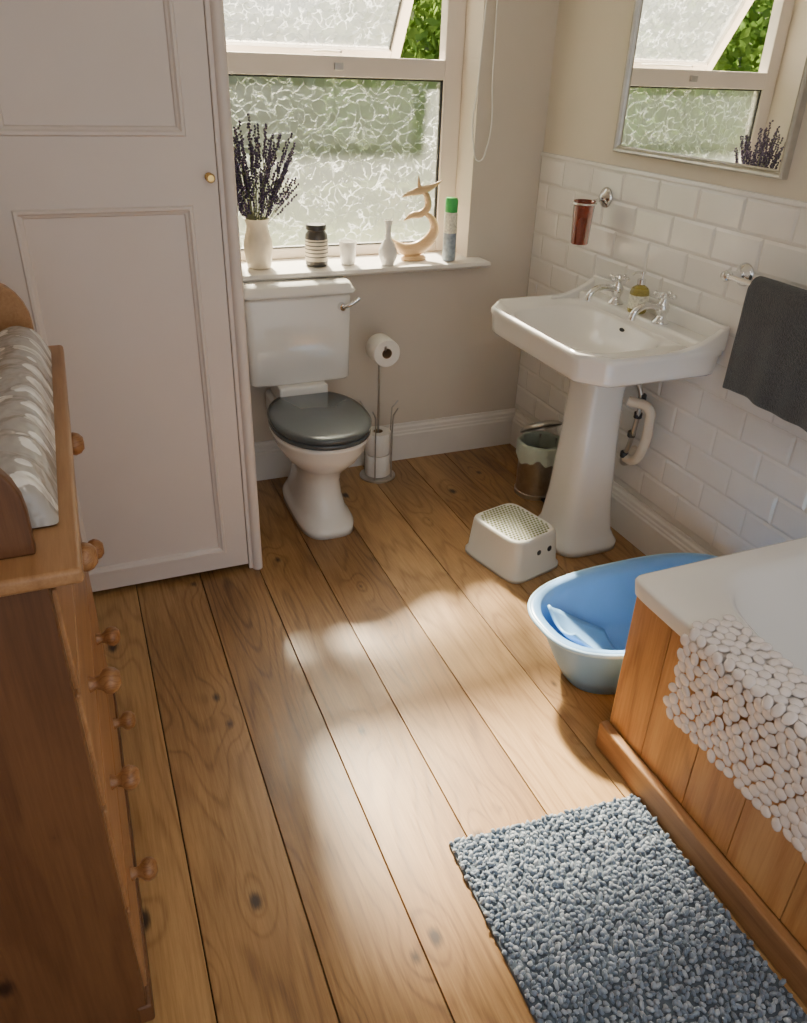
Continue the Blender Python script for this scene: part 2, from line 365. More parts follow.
# ---------------------------------------------------------------- window
FY=3.225
win=group('window_1',(1.05,FY,0.91))
GX0,GX1=0.61,1.48
boxes('frame',[(WX0,GX0-0.0,FY,FY+0.06,0.906,WZ1),(GX1,WX1,FY,FY+0.06,0.906,WZ1),(GX0,GX1,FY,FY+0.06,0.906,0.945),(GX0,GX1,FY,FY+0.06,WZ1-0.06,WZ1),(GX0,GX1,FY-0.004,FY+0.06,1.562,1.632)],'frame',parent=win,bevel=0.005)
boxes('gasket',[(GX1-0.008,GX1+0.001,FY+0.01,FY+0.03,0.94,1.562),(GX0,GX0+0.006,FY+0.01,FY+0.03,0.94,1.562),(GX0,GX1,FY+0.01,FY+0.03,0.944,0.951),(GX0,GX1,FY+0.01,FY+0.03,1.556,1.563)],'gasket',parent=win)
box('pane_lower',GX0,GX1,FY+0.018,FY+0.022,0.945,1.562,'glass',parent=win)
ang=math.radians(34); hz=2.19; hy=FY+0.03; Ls=0.672
def sashbox(nm,x0,x1,s0,s1,t0,t1,mat):
    v,f=boxvf(x0,x1,t0,t1,-s1,-s0)
    R=Matrix.Translation((0,hy,hz))@Matrix.Rotation(ang,4,'X')
    return mesh(nm,[R@Vector(p) for p in v],f,mat,parent=win,bevel=0.003 if mat=='frame' else 0)
sx0,sx1=0.585,1.45
sashbox('sash_stile_right',sx1-0.045,sx1,0,Ls,0,0.04,'frame'); sashbox('sash_stile_left',sx0,sx0+0.045,0,Ls,0,0.04,'frame')
sashbox('sash_rail_bottom',sx0+0.045,sx1-0.045,Ls-0.03,Ls,0,0.035,'frame'); sashbox('sash_rail_top',sx0+0.045,sx1-0.045,0,0.045,0,0.04,'frame')
sashbox('sash_gasket',sx1-0.052,sx1-0.0455,0.045,Ls-0.03,0.012,0.03,'gasket')
sashbox('sash_pane',sx0+0.045,sx1-0.052,0.045,Ls-0.03,0.018,0.022,'glass')
tube('stay_arm',[(1.05,FY-0.005,1.645),(1.05,FY+0.18,1.65),(1.05,FY+0.36,1.65)],0.004,'frame',parent=win,smoothc=False)
box('latch',1.02,1.055,FY-0.02,FY-0.004,1.585,1.61,'steel',parent=win,bevel=0.003)

tube('blind_cord',[(1.60,3.06,2.3),(1.602,3.06,1.9),(1.605,3.055,1.6),(1.60,3.05,1.33),(1.57,3.05,1.285),(1.545,3.055,1.33),(1.55,3.06,1.6),(1.585,3.06,2.3)],0.003,'cord')

# ---------------------------------------------------------------- outside
box('garden_lawn',-25,30,3.4,60,-0.7,-0.55,'lawn')
def hedge(name,x0,x1,y0,y1,z0,z1,n,size,mat='leaf'):
    V=[];F=[]
    for i in range(n):
        x=random.uniform(x0,x1)
        top=z1*(0.78+0.3*noise.noise(Vector((x*0.35,1.3,0)))+0.12*noise.noise(Vector((x*1.7,5,0))))
        z=random.uniform(z0,top); y=random.uniform(y0,y1)+0.4*noise.noise(Vector((x,z,3)))
        c=Vector((x,y,z)); u=Vector([random.gauss(0,1) for _ in range(3)]).normalized(); w=u.orthogonal().normalized(); s=size*random.uniform(.6,1.3)
        o=len(V); V+=[c-u*s,c+w*s*.55,c+u*s,c-w*s*.55]; F.append((o,o+1,o+2,o+3))
    me=bpy.data.meshes.new(name); me.from_pydata([tuple(v) for v in V],[],F); me.update(); return finish(name,me,mat)
hedge('garden_hedge',-16,18,15,16.5,-0.35,3.6,46000,0.13)
hedge('garden_tree',3.0,5.6,8.4,10.0,0.9,4.4,7000,0.08,'leaf2')
hedge('garden_tree.001',-8.5,-3.5,8.6,10.0,0.9,4.6,12000,0.08,'leaf2')

# ---------------------------------------------------------------- cupboard
CY=2.40
boxes('wall_cupboard',[(0.425,0.462,CY+0.002,YW-0.001,0,2.499),(-0.649,-0.25,CY+0.002,CY+0.04,0,2.499),(-0.25,0.425,CY+0.002,CY+0.04,2.02,2.499)],'cup')
door=group('door_1',(0.08,CY,0.02))
dx0,dx1,dz0,dz1=-0.245,0.412,0.022,2.01
pan=[(-0.13,0.338,0.085,1.245),(-0.13,0.338,1.42,1.93)]
boxes('door_leaf',[(dx0,pan[0][0],CY-0.01,CY+0.02,dz0,dz1),(pan[0][1],dx1,CY-0.01,CY+0.02,dz0,dz1),
  (pan[0][0],pan[0][1],CY-0.01,CY+0.02,dz0,pan[0][2]),(pan[0][0],pan[0][1],CY-0.01,CY+0.02,pan[0][3],pan[1][2]),(pan[0][0],pan[0][1],CY-0.01,CY+0.02,pan[1][3],dz1)],'cup',parent=door)
for k,(a,b,c,d) in enumerate(pan):
    box('panel_%d'%(k+1),a,b,CY+0.001,CY+0.012,c,d,'cup',parent=door)
    V=[];F=[]
    rings=[(0,-0.0105),(0.004,-0.016),(0.011,-0.0155),(0.016,-0.009),(0.022,-0.006),(0.025,0.0005)]
    for off,yy in rings:
        V+=[(a+off,CY+yy,c+off),(b-off,CY+yy,c+off),(b-off,CY+yy,d-off),(a+off,CY+yy,d-off)]
    for r in range(len(rings)-1):
        for q in range(4): F.append((r*4+q,r*4+(q+1)%4,r*4+4+(q+1)%4,r*4+4+q))
    mesh('moulding_%d'%(k+1),V,F,'cup',parent=door)
lathe('door_knob',[(0,-0.034),(0.009,-0.033),(0.013,-0.026),(0.012,-0.018),(0.006,-0.012),(0.005,-0.004),(0.012,0),(0.012,0.003)],(0.389,CY-0.012,1.318),'brass',axis='Y',seg=24,parent=door)
tube('trim_3',[(0.445,CY-0.012,0.0),(0.445,CY-0.012,2.3)],0.018,'cup',smoothc=False)
box('trim_4',0.414,0.4615,CY-0.014,CY+0.0,0,2.3,'cup',bevel=0.004)

# ---------------------------------------------------------------- toilet
T=group('toilet',(0.77,2.7,0)); tx=0.77
rg=[]
for z,a,b,cy,p in [(0,.112,.243,2.730,3.4),(.03,.112,.243,2.730,3.4),(.045,.104,.232,2.735,3.2),(.06,.096,.22,2.742,3.0),(.075,.092,.21,2.745,2.8),(.13,.083,.185,2.745,2.6),(.19,.080,.17,2.74,2.5),(.235,.089,.178,2.73,2.4),(.27,.118,.20,2.71,2.3),(.31,.148,.225,2.69,2.2),(.35,.168,.238,2.68,2.2),(.375,.172,.24,2.68,2.2),(.385,.182,.247,2.68,2.2),(.402,.183,.248,2.68,2.2),(.408,.17,.235,2.68,2.2)]:
    rg.append(sring(tx,cy,z,a,b,p,56))
loft('bowl',rg,'ceramic',parent=T)
box('cistern_shelf',tx-.12,tx+.12,2.84,3.06,.33,.425,'ceramic',parent=T,bevel=0.02,bseg=4)
box('flush_neck',tx-.10,tx+.10,2.86,3.05,.42,.49,'ceramic',parent=T,bevel=0.01)
def seatring(z,s,cy=2.665):
    R=[]
    for (x,y,_) in sring(tx,cy,z,.186*s,.250*s,2.15,56):
        y=min(y,2.875-(1-s)*0.1); R.append((x,y,z))
    return R
loft('seat',[seatring(.408,.97),seatring(.412,1.0),seatring(.424,1.0),seatring(.428,.985)],'seat',parent=T)
loft('seat_lid',[seatring(.430,.985),seatring(.434,1.01),seatring(.446,1.01),seatring(.453,.98),seatring(.456,.9)],'seat',parent=T)
for s in (-1,1): lathe('hinge_%d'%(s+2),[(.0,0),(.014,0),(.014,.03),(.008,.036),(0,.036)],(tx+s*.075,2.885,.425),'chrome',seg=20,parent=T)
cy0,cy1=2.885,3.072
def rr(x0,x1,y0,y1,z,p=9,n=64): return sring((x0+x1)/2,(y0+y1)/2,z,(x1-x0)/2,(y1-y0)/2,p,n)
loft('cistern',[rr(tx-.195,tx+.195,cy0+.012,cy1,.49),rr(tx-.203,tx+.203,cy0+.006,cy1,.50),rr(tx-.205,tx+.205,cy0+.004,cy1,.60),rr(tx-.21,tx+.21,cy0,cy1,.822),rr(tx-.204,tx+.204,cy0+.006,cy1,.834)],'ceramic',parent=T)
loft('cistern_lid',[rr(tx-.212,tx+.212,cy0-.002,cy1,.836),rr(tx-.222,tx+.222,cy0-.012,cy1,.840),rr(tx-.227,tx+.227,cy0-.017,cy1,.850),rr(tx-.218,tx+.218,cy0-.009,cy1,.858),rr(tx-.212,tx+.212,cy0-.003,cy1,.872),rr(tx-.205,tx+.205,cy0+.004,cy1-.005,.880)],'ceramic',parent=T)
lathe('lever_boss',[(0,-.022),(.012,-.022),(.015,-.012),(.017,0)],(tx+.165,cy0+.002,.79),'chrome',axis='Y',seg=20,parent=T)
tube('lever',[(tx+.165,cy0-.02,.79),(tx+.19,cy0-.03,.802),(tx+.228,cy0-.032,.825)],.008,'chrome',parent=T)

# ---------------------------------------------------------------- wash basin
B=group('pedestal_sink',(1.65,2.2,0))
bc=(1.62,2.205)
by0_,by1_=1.835,2.57
poly=[(1.868,by0_),(1.445,by0_),(1.368,1.925),(1.368,2.48),(1.445,by1_),(1.868,by1_)]
n=112
def er(z,a,b,cx=1.62,cy=2.205,p=2.4):
    R=[]
    for i in range(n):
        t=2*math.pi*i/n; c=math.cos(t);s=math.sin(t)
        r=1/((abs(c/a)**p+abs(s/b)**p)**(1/p)); R.append((cx+c*r,cy+s*r,z))
    return R
rings=[er(.69,.085,.10,1.665),er(.71,.11,.14,1.66),er(.735,.17,.23,1.64),er(.752,.205,.29,1.635,p=3),polyring(poly,.765,n,bc,.93),polyring(poly,.775,n,bc,.965),polyring(poly,.79,n,bc,.972),polyring(poly,.832,n,bc,.985),polyring(poly,.842,n,bc,1.0),polyring(poly,.857,n,bc,1.0),polyring(poly,.864,n,bc,.985),polyring(poly,.862,n,bc,.955),polyring(poly,.853,n,bc,.935),
  er(.850,.18,.275,1.58,p=3.8),er(.842,.171,.266,1.58,p=3.6),er(.80,.155,.24,1.58,p=3),er(.755,.125,.19,1.58,p=2.6),er(.738,.07,.10,1.58,p=2.2),er(.733,.022,.022,1.58,p=2)]
loft('basin',rings,'ceramic',cap0=True,cap1=True,parent=B)
box('tap_ledge',1.775,1.868,by0_+.026,by1_-.026,.84,.880,'ceramic',parent=B,bevel=0.012,bseg=4)
box('upstand',1.845,1.868,by0_+.002,by1_-.002,.85,.930,'ceramic',parent=B,bevel=0.008,bseg=3)
for k,y in enumerate((by0_+.001,by1_-.027)):
    pl=[(1.868,.85),(1.66,.85),(1.66,.862)]+[(1.66+.20*t,.862+.068*(t**2.2)) for t in (.2,.4,.6,.8,1.0)]+[(1.868,.930)]
    extrude_poly('side_sweep_%d'%(k+1),pl,'Y',y,y+.026,'ceramic',parent=B,bevel=0.006,bseg=3)
prs=[]
for z,a,b in [(0,.135,.145),(.025,.135,.145),(.04,.125,.135),(.055,.118,.128),(.07,.112,.12),(.2,.098,.105),(.45,.084,.092),(.62,.078,.088),(.66,.082,.092),(.70,.095,.11)]:
    prs.append(sring(1.668,2.195,z,a,b,4.0,48))
loft('pedestal',prs,'ceramic',parent=B)
lathe('drain',[(0,.004),(.018,.005),(.021,.002),(.021,-.002)],(1.58,2.205,.735),'chrome',parent=B,seg=24)
lathe('overflow',[(0,-.004),(.012,-.004),(.014,0)],(1.745,2.205,.825),'dark',axis='X',parent=B,seg=20,sy=0.5)
def tap(k,y):
    x=1.80; z=.88
    lathe('tap_body_%d'%k,[(.028,0),(.028,.005),(.02,.012),(.015,.022),(.017,.03),(.022,.04),(.022,.055),(.016,.066),(.012,.075),(.012,.086),(.016,.092),(.013,.1),(0,.104)],(x,y,z),'chrome',parent=B,seg=24)
    tube('tap_spout_%d'%k,[(x,y,z+.046),(x-.045,y,z+.060),(x-.09,y,z+.057),(x-.115,y,z+.037),(x-.12,y,z+.018)],.012,'chrome',parent=B)
    for j in range(4):
        a=j*math.pi/2+.4
        tube('tap_handle_%d_%d'%(k,j),[(x,y,z+.09),(x+.030*math.cos(a),y+.030*math.sin(a),z+.092)],.005,'chrome',parent=B,smoothc=False)
        lathe('tap_knob_%d_%d'%(k,j),[(0,-.009),(.007,-.006),(.0095,0),(.007,.006),(0,.009)],(x+.034*math.cos(a),y+.034*math.sin(a),z+.092),'chrome',seg=14,parent=B)
tap(1,2.34); tap(2,2.085)
tube('waste_pipe',[(1.74,2.10,.60),(1.79,2.045,.585),(1.80,2.04,.53),(1.80,2.05,.42),(1.80,2.085,.365),(1.80,2.13,.36),(1.835,2.15,.365),(1.860,2.15,.37)],.018,'pipe',parent=B)
tube('supply_hose',[(1.77,2.12,.68),(1.78,2.085,.62),(1.785,2.09,.52),(1.79,2.11,.42),(1.80,2.14,.33),(1.862,2.15,.32)],.009,'steel',parent=B)
for q,(yy,zz) in enumerate(((2.085,.60),(2.09,.53),(2.105,.45),(2.125,.36))):
    lathe('hose_fitting_%d'%(q+1),[(.009,0),(.0145,.004),(.0145,.024),(.009,.028)],(1.787,yy,zz),'dark',seg=8,parent=B)

S=group('soap_dispenser',(1.80,2.215,.88))
lathe('bottle',[(.0,0),(.03,0),(.033,.005),(.033,.07),(.028,.083),(.014,.092),(.012,.1)],(1.80,2.215,.882),'soap',parent=S,seg=28)
lathe('label',[(.0335,.015),(.0337,.016),(.0337,.06),(.0335,.061)],(1.80,2.215,.882),'label',parent=S,seg=28)
lathe('pump',[(.015,.096),(.015,.112),(.006,.116),(.005,.13),(.010,.132),(.010,.138),(0,.139)],(1.80,2.215,.882),'chrome',parent=S,seg=20)
tube('nozzle',[(1.80,2.215,1.016),(1.77,2.215,1.018),(1.755,2.215,1.01)],.004,'chrome',parent=S)

# ---------------------------------------------------------------- mirror
Mi=group('wall_mirror',(XW-.01,2.17,1.36))
my0,my1,mz0,mz1=1.775,2.57,1.362,2.06
V=[];F=[]
rgs=[(0,0),(0,.022),(.005,.026),(.011,.024),(.015,.018),(.019,.020),(.023,.010)]
for off,t in rgs:
    x=XW-.001-t; V+=[(x,my0+off,mz0+off),(x,my1-off,mz0+off),(x,my1-off,mz1-off),(x,my0+off,mz1-off)]
for r in range(len(rgs)-1):
    for q in range(4): F.append((r*4+q,r*4+(q+1)%4,r*4+4+(q+1)%4,r*4+4+q))
mesh('frame',V,F,'mframe',parent=Mi)
box('mirror_pane',XW-.012,XW-.008,my0+.022,my1-.022,mz0+.022,mz1-.022,'mirror',parent=Mi)

H=group('tumbler_holder',(XW,2.59,1.2))
lathe('wall_rose',[(0,-.028),(.012,-.026),(.018,-.018),(.030,-.012),(.036,-.006),(.037,-.001)],(XW-.009,2.585,1.205),'chrome',axis='X',parent=H,seg=28)
tube('arm',[(XW-.03,2.585,1.20),(XW-.055,2.58,1.195),(XW-.065,2.58,1.192)],.007,'chrome',parent=H)
gc=(XW-.105,2.58)
tube('ring',[(gc[0]+.041*math.cos(a),gc[1]+.041*math.sin(a),1.188) for a in [i*math.pi/4 for i in range(8)]],.004,'chrome',parent=H,cyclic=True)
lathe('tumbler',[(0,.0),(.030,0),(.033,.004),(.039,.150),(.0405,.152),(.037,.145),(.029,.01),(0,.008)],(gc[0],gc[1],1.045),'amber',parent=H,seg=32)

# towel rail and towel
R_=group('towel_rail',(XW-.04,1.85,1.09))
for k,y in enumerate((1.835,1.05)):
    lathe('rail_rose_%d'%(k+1),[(.012,-.07),(.012,-.03),(.017,-.02),(.027,-.013),(.034,-.006),(.035,-.001)],(XW-.009,y,1.09),'chrome',axis='X',parent=R_,seg=28)
    lathe('rail_ball_%d'%(k+1),[(0,-.018),(.012,-.014),(.018,0),(.012,.014),(0,.018)],(XW-.08,y,1.09),'chrome',axis='Y',parent=R_,seg=20)
tube('bar',[(XW-.08,1.835,1.09),(XW-.08,1.05,1.09)],.0085,'chrome',parent=R_,smoothc=False)
V=[];F=[];nu=60
path=[]
for i in range(26): path.append((0.028,-.315+.315*i/25*0.98))
for i in range(9):
    a=math.pi*i/8; path.append((.022*math.cos(a),.018*math.sin(a)))
for i in range(22): path.append((-.024,-.28*i/21))
path=[(-p[0],p[1]) for p in path]
for j,(px,pz) in enumerate(path):
    for i in range(nu+1):
        u=i/nu; y=1.715-u*.56
        drop=min(1,abs(pz)/.3)
        wv=.009*math.sin(u*16+j*.02)*drop+.004*math.sin(u*37+1)*drop+ .004*noise.noise(Vector((u*5,pz*9,0)))
        yy=y+ .020*drop*(0.5-u)
        V.append((XW-.08+px+ (wv if px<0 else wv*.3),yy,1.094+pz+(.006*math.sin(u*9)*drop if px<0 else 0)))
m_=nu+1
for j in range(len(path)-1):
    for i in range(nu): F.append((j*m_+i,j*m_+i+1,(j+1)*m_+i+1,(j+1)*m_+i))
tw=mesh('towel',V,F,'towel',smooth=True)
sm=tw.modifiers.new('thick','SOLIDIFY'); sm.thickness=.012; sm.offset=0
tw.modifiers.new('s','SUBSURF').render_levels=1

# ---------------------------------------------------------------- toilet roll stand
qx,qy=1.115,2.94
Q=group('toilet_roll_stand',(qx,qy,0))
lathe('base',[(0,.012),(.07,.012),(.08,.006),(.08,0)],(qx,qy,0),'steel',parent=Q,seg=32)
tube('post',[(qx,qy,.01),(qx,qy,.60),(qx-.004,qy-.004,.622),(qx-.01,qy-.03,.625),(qx-.02,qy-.12,.62),(qx-.02,qy-.125,.635)],.005,'steel',parent=Q,smoothc=False)
for a in (.3,2.2,4.2,5.4):
    tube('cage_wire_%d'%int(a*10),[(qx+.07*math.cos(a),qy+.07*math.sin(a),.01),(qx+.07*math.cos(a),qy+.07*math.sin(a),.22),(qx+.075*math.cos(a),qy+.075*math.sin(a),.31),(qx+.105*math.cos(a),qy+.08*math.sin(a),.34)],.003,'steel',parent=Q,smoothc=False)
def roll(name,c,axis,parent=None):
    g=parent or group(name,c); pre='hanging_roll_' if parent else ''
    w=.1
    lathe(pre+'paper',[(.021,-w/2),(.054,-w/2),(.056,-w/2+.003),(.056,w/2-.003),(.054,w/2),(.021,w/2),(.021,-w/2)],c,'paper',axis=axis,parent=g,seg=40)
    lathe(pre+'core',[(.0205,-w/2),(.0195,-w/2),(.0195,w/2),(.0205,w/2),(.0205,-w/2)],c,'card',axis=axis,parent=g,seg=30)
roll('toilet_roll',(qx-.012,qy-.070,.605),'Y',parent=Q)
roll('toilet_roll',(qx,qy,.064),'Z'); roll('toilet_roll.001',(qx,qy,.168),'Z')

# ---------------------------------------------------------------- pedal bin
P=group('pedal_bin',(1.72,2.56,0)); px,py=1.715,2.575
lathe('bin_body',[(0,.0),(.088,0),(.09,.004),(.09,.02),(.086,.022),(.086,.235),(.088,.24),(.084,.24),(.082,.03),(0,.03)],(px,py,0),'steel',parent=P)
V=[];F=[];ns=48
for j,(r,z) in enumerate([(.078,.18),(.082,.243),(.09,.25),(.096,.238),(.098,.20),(.1,.175)]):
    for i in range(ns):
        a=2*math.pi*i/ns; k=1+.03*math.sin(a*7+j)+.02*math.sin(a*13); zz=z+(.012*math.sin(a*5)+.008*math.sin(a*11) if j>3 else 0)
        V.append((px+r*k*math.cos(a),py+r*k*math.sin(a),zz))
for j in range(5):
    for i in range(ns): F.append((j*ns+i,j*ns+(i+1)%ns,(j+1)*ns+(i+1)%ns,(j+1)*ns+i))
mesh('bin_bag',V,F,'bag',parent=P,smooth=True)
lv=[];lf=[]
prof_l=[(0.001,.022),(.05,.02),(.078,.012),(.09,.0),(.09,-.006)]
for r,z in prof_l:
    for i in range(40):
        a=2*math.pi*i/40; lv.append(Vector((r*math.cos(a),r*math.sin(a),z)))
for j in range(4):
    for i in range(40): lf.append((j*40+i,j*40+(i+1)%40,(j+1)*40+(i+1)%40,(j+1)*40+i))
MM=Matrix.Translation((px,py+.088,.255))@Matrix.Rotation(math.radians(-32),4,'X')@Matrix.Translation((0,-.09,.0))
mesh('bin_lid',[MM@v for v in lv],lf,'steel',parent=P,smooth=True)
box('pedal',px-.02,px+.02,py-.115,py-.085,.004,.016,'dark',parent=P,bevel=.003)

# ---------------------------------------------------------------- step stool
scx,scy=1.357,2.14
St=group('step_stool',(scx,scy,0))
sr=math.radians(14); ca,sa=math.cos(sr),math.sin(sr)
def SL(x,y,z): return (scx+x*ca-y*sa,scy+x*sa+y*ca,z)
def sring2(a,b,z,p=6,nn=72): return [SL(*q) for q in sring(0,0,z,a,b,p,nn)]
A_,B_=.112,.138
loft('stool_shell',[sring2(A_-.006,B_-.006,0),sring2(A_+.014,B_+.014,0.0),sring2(A_+.014,B_+.014,.014),sring2(A_+.007,B_+.007,.017),sring2(A_-.003,B_-.006,.142),sring2(A_-.006,B_-.009,.151),sring2(A_-.013,B_-.016,.155),sring2(A_-.02,B_-.023,.154)],'stool',cap0=False,parent=St)
its=[]
for i in range(-8,9):
    for j in range(-11,12):
        x=i*.0145+(.0072 if j%2 else 0); y=j*.0125
        if (abs(x)/(A_-.018))**6+(abs(y)/(B_-.024))**6<1: its.append((Matrix.Translation(SL(x,y,.1545))@Matrix.Diagonal((.0056,.0056,.0022,1)),0))
blobs('stool_dots',its,'stoolgreen',parent=St)
for k,xx in enumerate((.0,.052)):
    m5=Matrix.Translation(SL(xx,-(B_-.0035),.092))@Matrix.Rotation(sr,4,'Z')@Matrix.Rotation(math.radians(-5),4,'X')@Matrix.Diagonal((.015,.004,.015,1))
    blobs('hand_hole_%d'%(k+1),[(m5,0)],'dark',sub=2,parent=St)

# ---------------------------------------------------------------- baby bath
tcx,tcy=1.455,1.478
Tb=group('baby_bath',(tcx,tcy,0))
def tr(a,b,z,p=2.7,nn=72,cx=tcx): return sring(cx,tcy,z,a,b,p,nn)
loft('tub_shell',[tr(.25,.11,.0),tr(.27,.125,.004),tr(.30,.14,.06),tr(.355,.18,.185),tr(.365,.19,.215),tr(.385,.205,.22),tr(.392,.211,.227),tr(.386,.206,.234),tr(.36,.186,.229),tr(.35,.176,.20),tr(.30,.135,.06),tr(.26,.11,.018),tr(.1,.05,.014)],'tub',parent=Tb)
V=[];F=[]
for i in range(15):
    s=i/14; x=1.128+.24*s; z=.205-.17*s**0.8
    for j in range(13):
        t=-1+2*j/12; w=.115-.02*s
        V.append((x,tcy+t*w*(0.55+.45*min(1,s*3+.2)),z+.035*t*t))
for i in range(14):
    for j in range(12): F.append((i*13+j,i*13+j+1,(i+1)*13+j+1,(i+1)*13+j))
ins=mesh('seat_insert',V,F,'tubin',parent=Tb,smooth=True); q=ins.modifiers.new('t','SOLIDIFY'); q.thickness=.008
tube('rim_bead',[(p[0],p[1],p[2]) for p in tr(.390,.209,.228)[::3]],.0065,'tubrim',parent=Tb,cyclic=True)

# ---------------------------------------------------------------- bathtub
Bt=group('bathtub',(1.5,.37,0))
bx0,bx1,by0,by1=1.118,1.865,-.5,1.225; zc=.56
ccx,ccy=(bx0+bx1)/2,(by0+by1)/2; nn=192
def tr2(z,a,b,p,cx=ccx,cy=ccy):
    R=[]
    for i in range(nn):
        t=2*math.pi*i/nn
        c=math.cos(t);s=math.sin(t); R.append((cx+math.copysign(abs(c)**(2/p),c)*a,cy+math.copysign(abs(s)**(2/p),s)*b,z))
    return R
ha,hb=(bx1-bx0)/2,(by1-by0)/2
icx=1.515
loft('bath_shell',[tr2(zc-.045,ha-.004,hb-.004,45),tr2(zc-.010,ha,hb,45),tr2(zc-.003,ha-.003,hb-.003,45),tr2(zc,ha-.010,hb-.010,42),
 tr2(zc,.297,hb-.065,5,icx),tr2(zc-.004,.287,hb-.075,4.8,icx),tr2(zc-.02,.273,hb-.095,4.6,icx),tr2(zc-.15,.245,hb-.14,4.2,icx),tr2(zc-.34,.21,hb-.22,3.8,icx),tr2(zc-.40,.16,hb-.32,3,icx),tr2(zc-.41,.05,hb-.6,2.5,icx)],'enamel',cap0=False,parent=Bt)
pl=[];y=1.215
for w in [.135,.16,.15,.16,.15,.16,.15,.14,.13,.15,.14,.13,.1]:
    y2=max(y-w,-.49); pl.append((1.140,1.158,y2+.0015,y,.085,zc-.03)); y=y2
    if y<=-.49: break
boxes('panel_planks',pl,'pine',attr=True,bevel=.002,parent=Bt)
pl=[(1.161+.1*i,1.26+.1*i,1.195,1.214,.0,zc-.03) for i in range(7)]
boxes('end_panel_planks',pl,'pine',attr=True,bevel=.002,parent=Bt)
boxes('plinth',[(1.112,1.14,-.49,1.222,0,.088)],'pinefront',parent=Bt,bevel=.006)

items=[]
def drape(v):
    if v<.10: return Vector((1.215-v,0,zc+.007)),0.0
    if v<.122:
        a=(v-.10)/.022*math.pi/2; return Vector((1.115-.014*math.sin(a),0,zc+.007-.014*(1-math.cos(a)))),a
    return Vector((1.101,0,zc-.007-(v-.122))),math.pi/2
vmax=.122+.235
v=0;row=0
while v<vmax:
    y=1.0-(.0135 if row%2 else 0)
    while y>.25:
        vv=v+random.uniform(-.003,.003); yy=y+random.uniform(-.003,.003)
        p,a=drape(max(0,vv)); p.y=yy
        if a>1: p.x-=random.uniform(0,.003)
        else: p.z+=random.uniform(0,.002)
        lx=random.uniform(.0145,.0175); ly=random.uniform(.0115,.0145)
        items.append((Matrix.Translation(p)@Matrix.Rotation(-a,4,'Y')@Matrix.Rotation(random.uniform(0,3.14),4,'Z')@Matrix.Diagonal((lx,ly,.0052,1)),0)); y-=.0268
    v+=.0225;row+=1
pg=group('pebble_bath_mat',(1.15,.63,zc))
blobs('pebbles',items,'pebble',sub=2,parent=pg)

# ---------------------------------------------------------------- rug
items=[];ra=math.radians(-4.5)
rc=Vector((.602,1.072,0)); ux=Vector((math.cos(ra),math.sin(ra),0))
uy2=Vector((0.02,1,0)).normalized()
W_,L_=.505,.80
vv0,ff0=boxvf(0,W_,-L_,0,0,.012)
rg_=group('bath_rug',(.86,.66,0))
def rp(x,y,z): return rc+ux*x+uy2*y+Vector((0,0,z))
mesh('rug_backing',[rp(*p) for p in vv0],ff0,simple('rug_back',(0.10,0.13,0.17),0.9),parent=rg_)
d=.0132; j=0; y=-.004
while y>-L_+.003:
    x=.004+(d/2 if j%2 else 0)
    while x<W_-.003:
        p=rp(x+random.uniform(-.004,.004),y+random.uniform(-.004,.004),.014+random.uniform(-.003,.005))
        items.append((TRS(p,(random.uniform(-.9,.9),random.uniform(-.9,.9),random.uniform(0,3)),(random.uniform(.0048,.0062),random.uniform(.0048,.0062),random.uniform(.009,.012))),random.random()))
        x+=d
    y-=d*.88;j+=1
blobs('rug_pile',items,'rug',sub=1,attr=True,parent=rg_)

# ---------------------------------------------------------------- chest of drawers
D=group('chest_of_drawers',(-.33,1.36,0))
fx=-.096; y0,y1=.925,1.83; x0=-.60; zt=1.012; TZ=1.036
boxes('side_panels',[(x0,fx,y0,y0+.022,0.0,zt),(x0,fx,y1-.022,y1,0.0,zt)],'pineshade',parent=D,bevel=.003)
boxes('carcass_back',[(x0,x0+.012,y0+.022,y1-.022,.05,zt),(x0,fx-.02,y0+.022,y1-.022,.05,.07)],'pineshade',parent=D)
box('plinth_board',fx-.02,fx+.010,y0-.004,y1+.004,0,.052,'pineshade',parent=D,bevel=.006)
rowsz=[(.062,.295),(.305,.555),(.565,.80),(.81,.985)]
boxes('drawer_fronts',[(fx-.02,fx+.006,y0+.028,y1-.028,a,b) for a,b in rowsz],'pinefront',parent=D,bevel=.004)
boxes('drawer_rails',[(fx-.022,fx,y0+.02,y1-.02,a,b) for a,b in ((.05,.063),(.294,.306),(.554,.566),(.799,.811),(.984,zt))]+[(fx-.022,fx,y0+.02,y0+.03,.05,zt),(fx-.022,fx,y1-.03,y1-.02,.05,zt)],'pinefront',parent=D)
box('top_board',x0-.01,-.052,.912,1.875,zt,TZ,'pinefront',parent=D,bevel=.007,bseg=3)
kp=[(0,.052),(.012,.051),(.020,.044),(.0235,.034),(.021,.025),(.013,.018),(.010,.01),(.014,.002),(.014,0)]
for k,z in enumerate((.927,.677,.441,.178)):
    for q,yk in enumerate((1.12,1.56)):
        lathe('knob_%d_%d'%(k,q),kp,(fx+.006,yk,z),'knob',axis='X',seg=28,parent=D)
for k,(yy,fxx) in enumerate(((.975,-.105),(1.848,-.103))):
    pl=[(-.585,TZ),(fxx,TZ),(fxx,TZ+.06)]+[(fxx-.09*(1-math.cos(t*math.pi/2)),TZ+.06+.10*math.sin(t*math.pi/2)) for t in (.15,.3,.45,.6,.75,.9,1.0)]+[(-.32,TZ+.165),(-.585,TZ+.165)]
    extrude_poly('tray_end_%d'%(k+1),pl,'Y',yy-.011,yy+.011,'pineshade' if k==0 else 'pinefront',parent=D,bevel=.004)  # near end faces away from the window, so its shade is in the colour
Vn=[];Fn=[];nx,ny=30,56
mx0,mx1,myy0,myy1=-.50,-.076,1.03,1.832
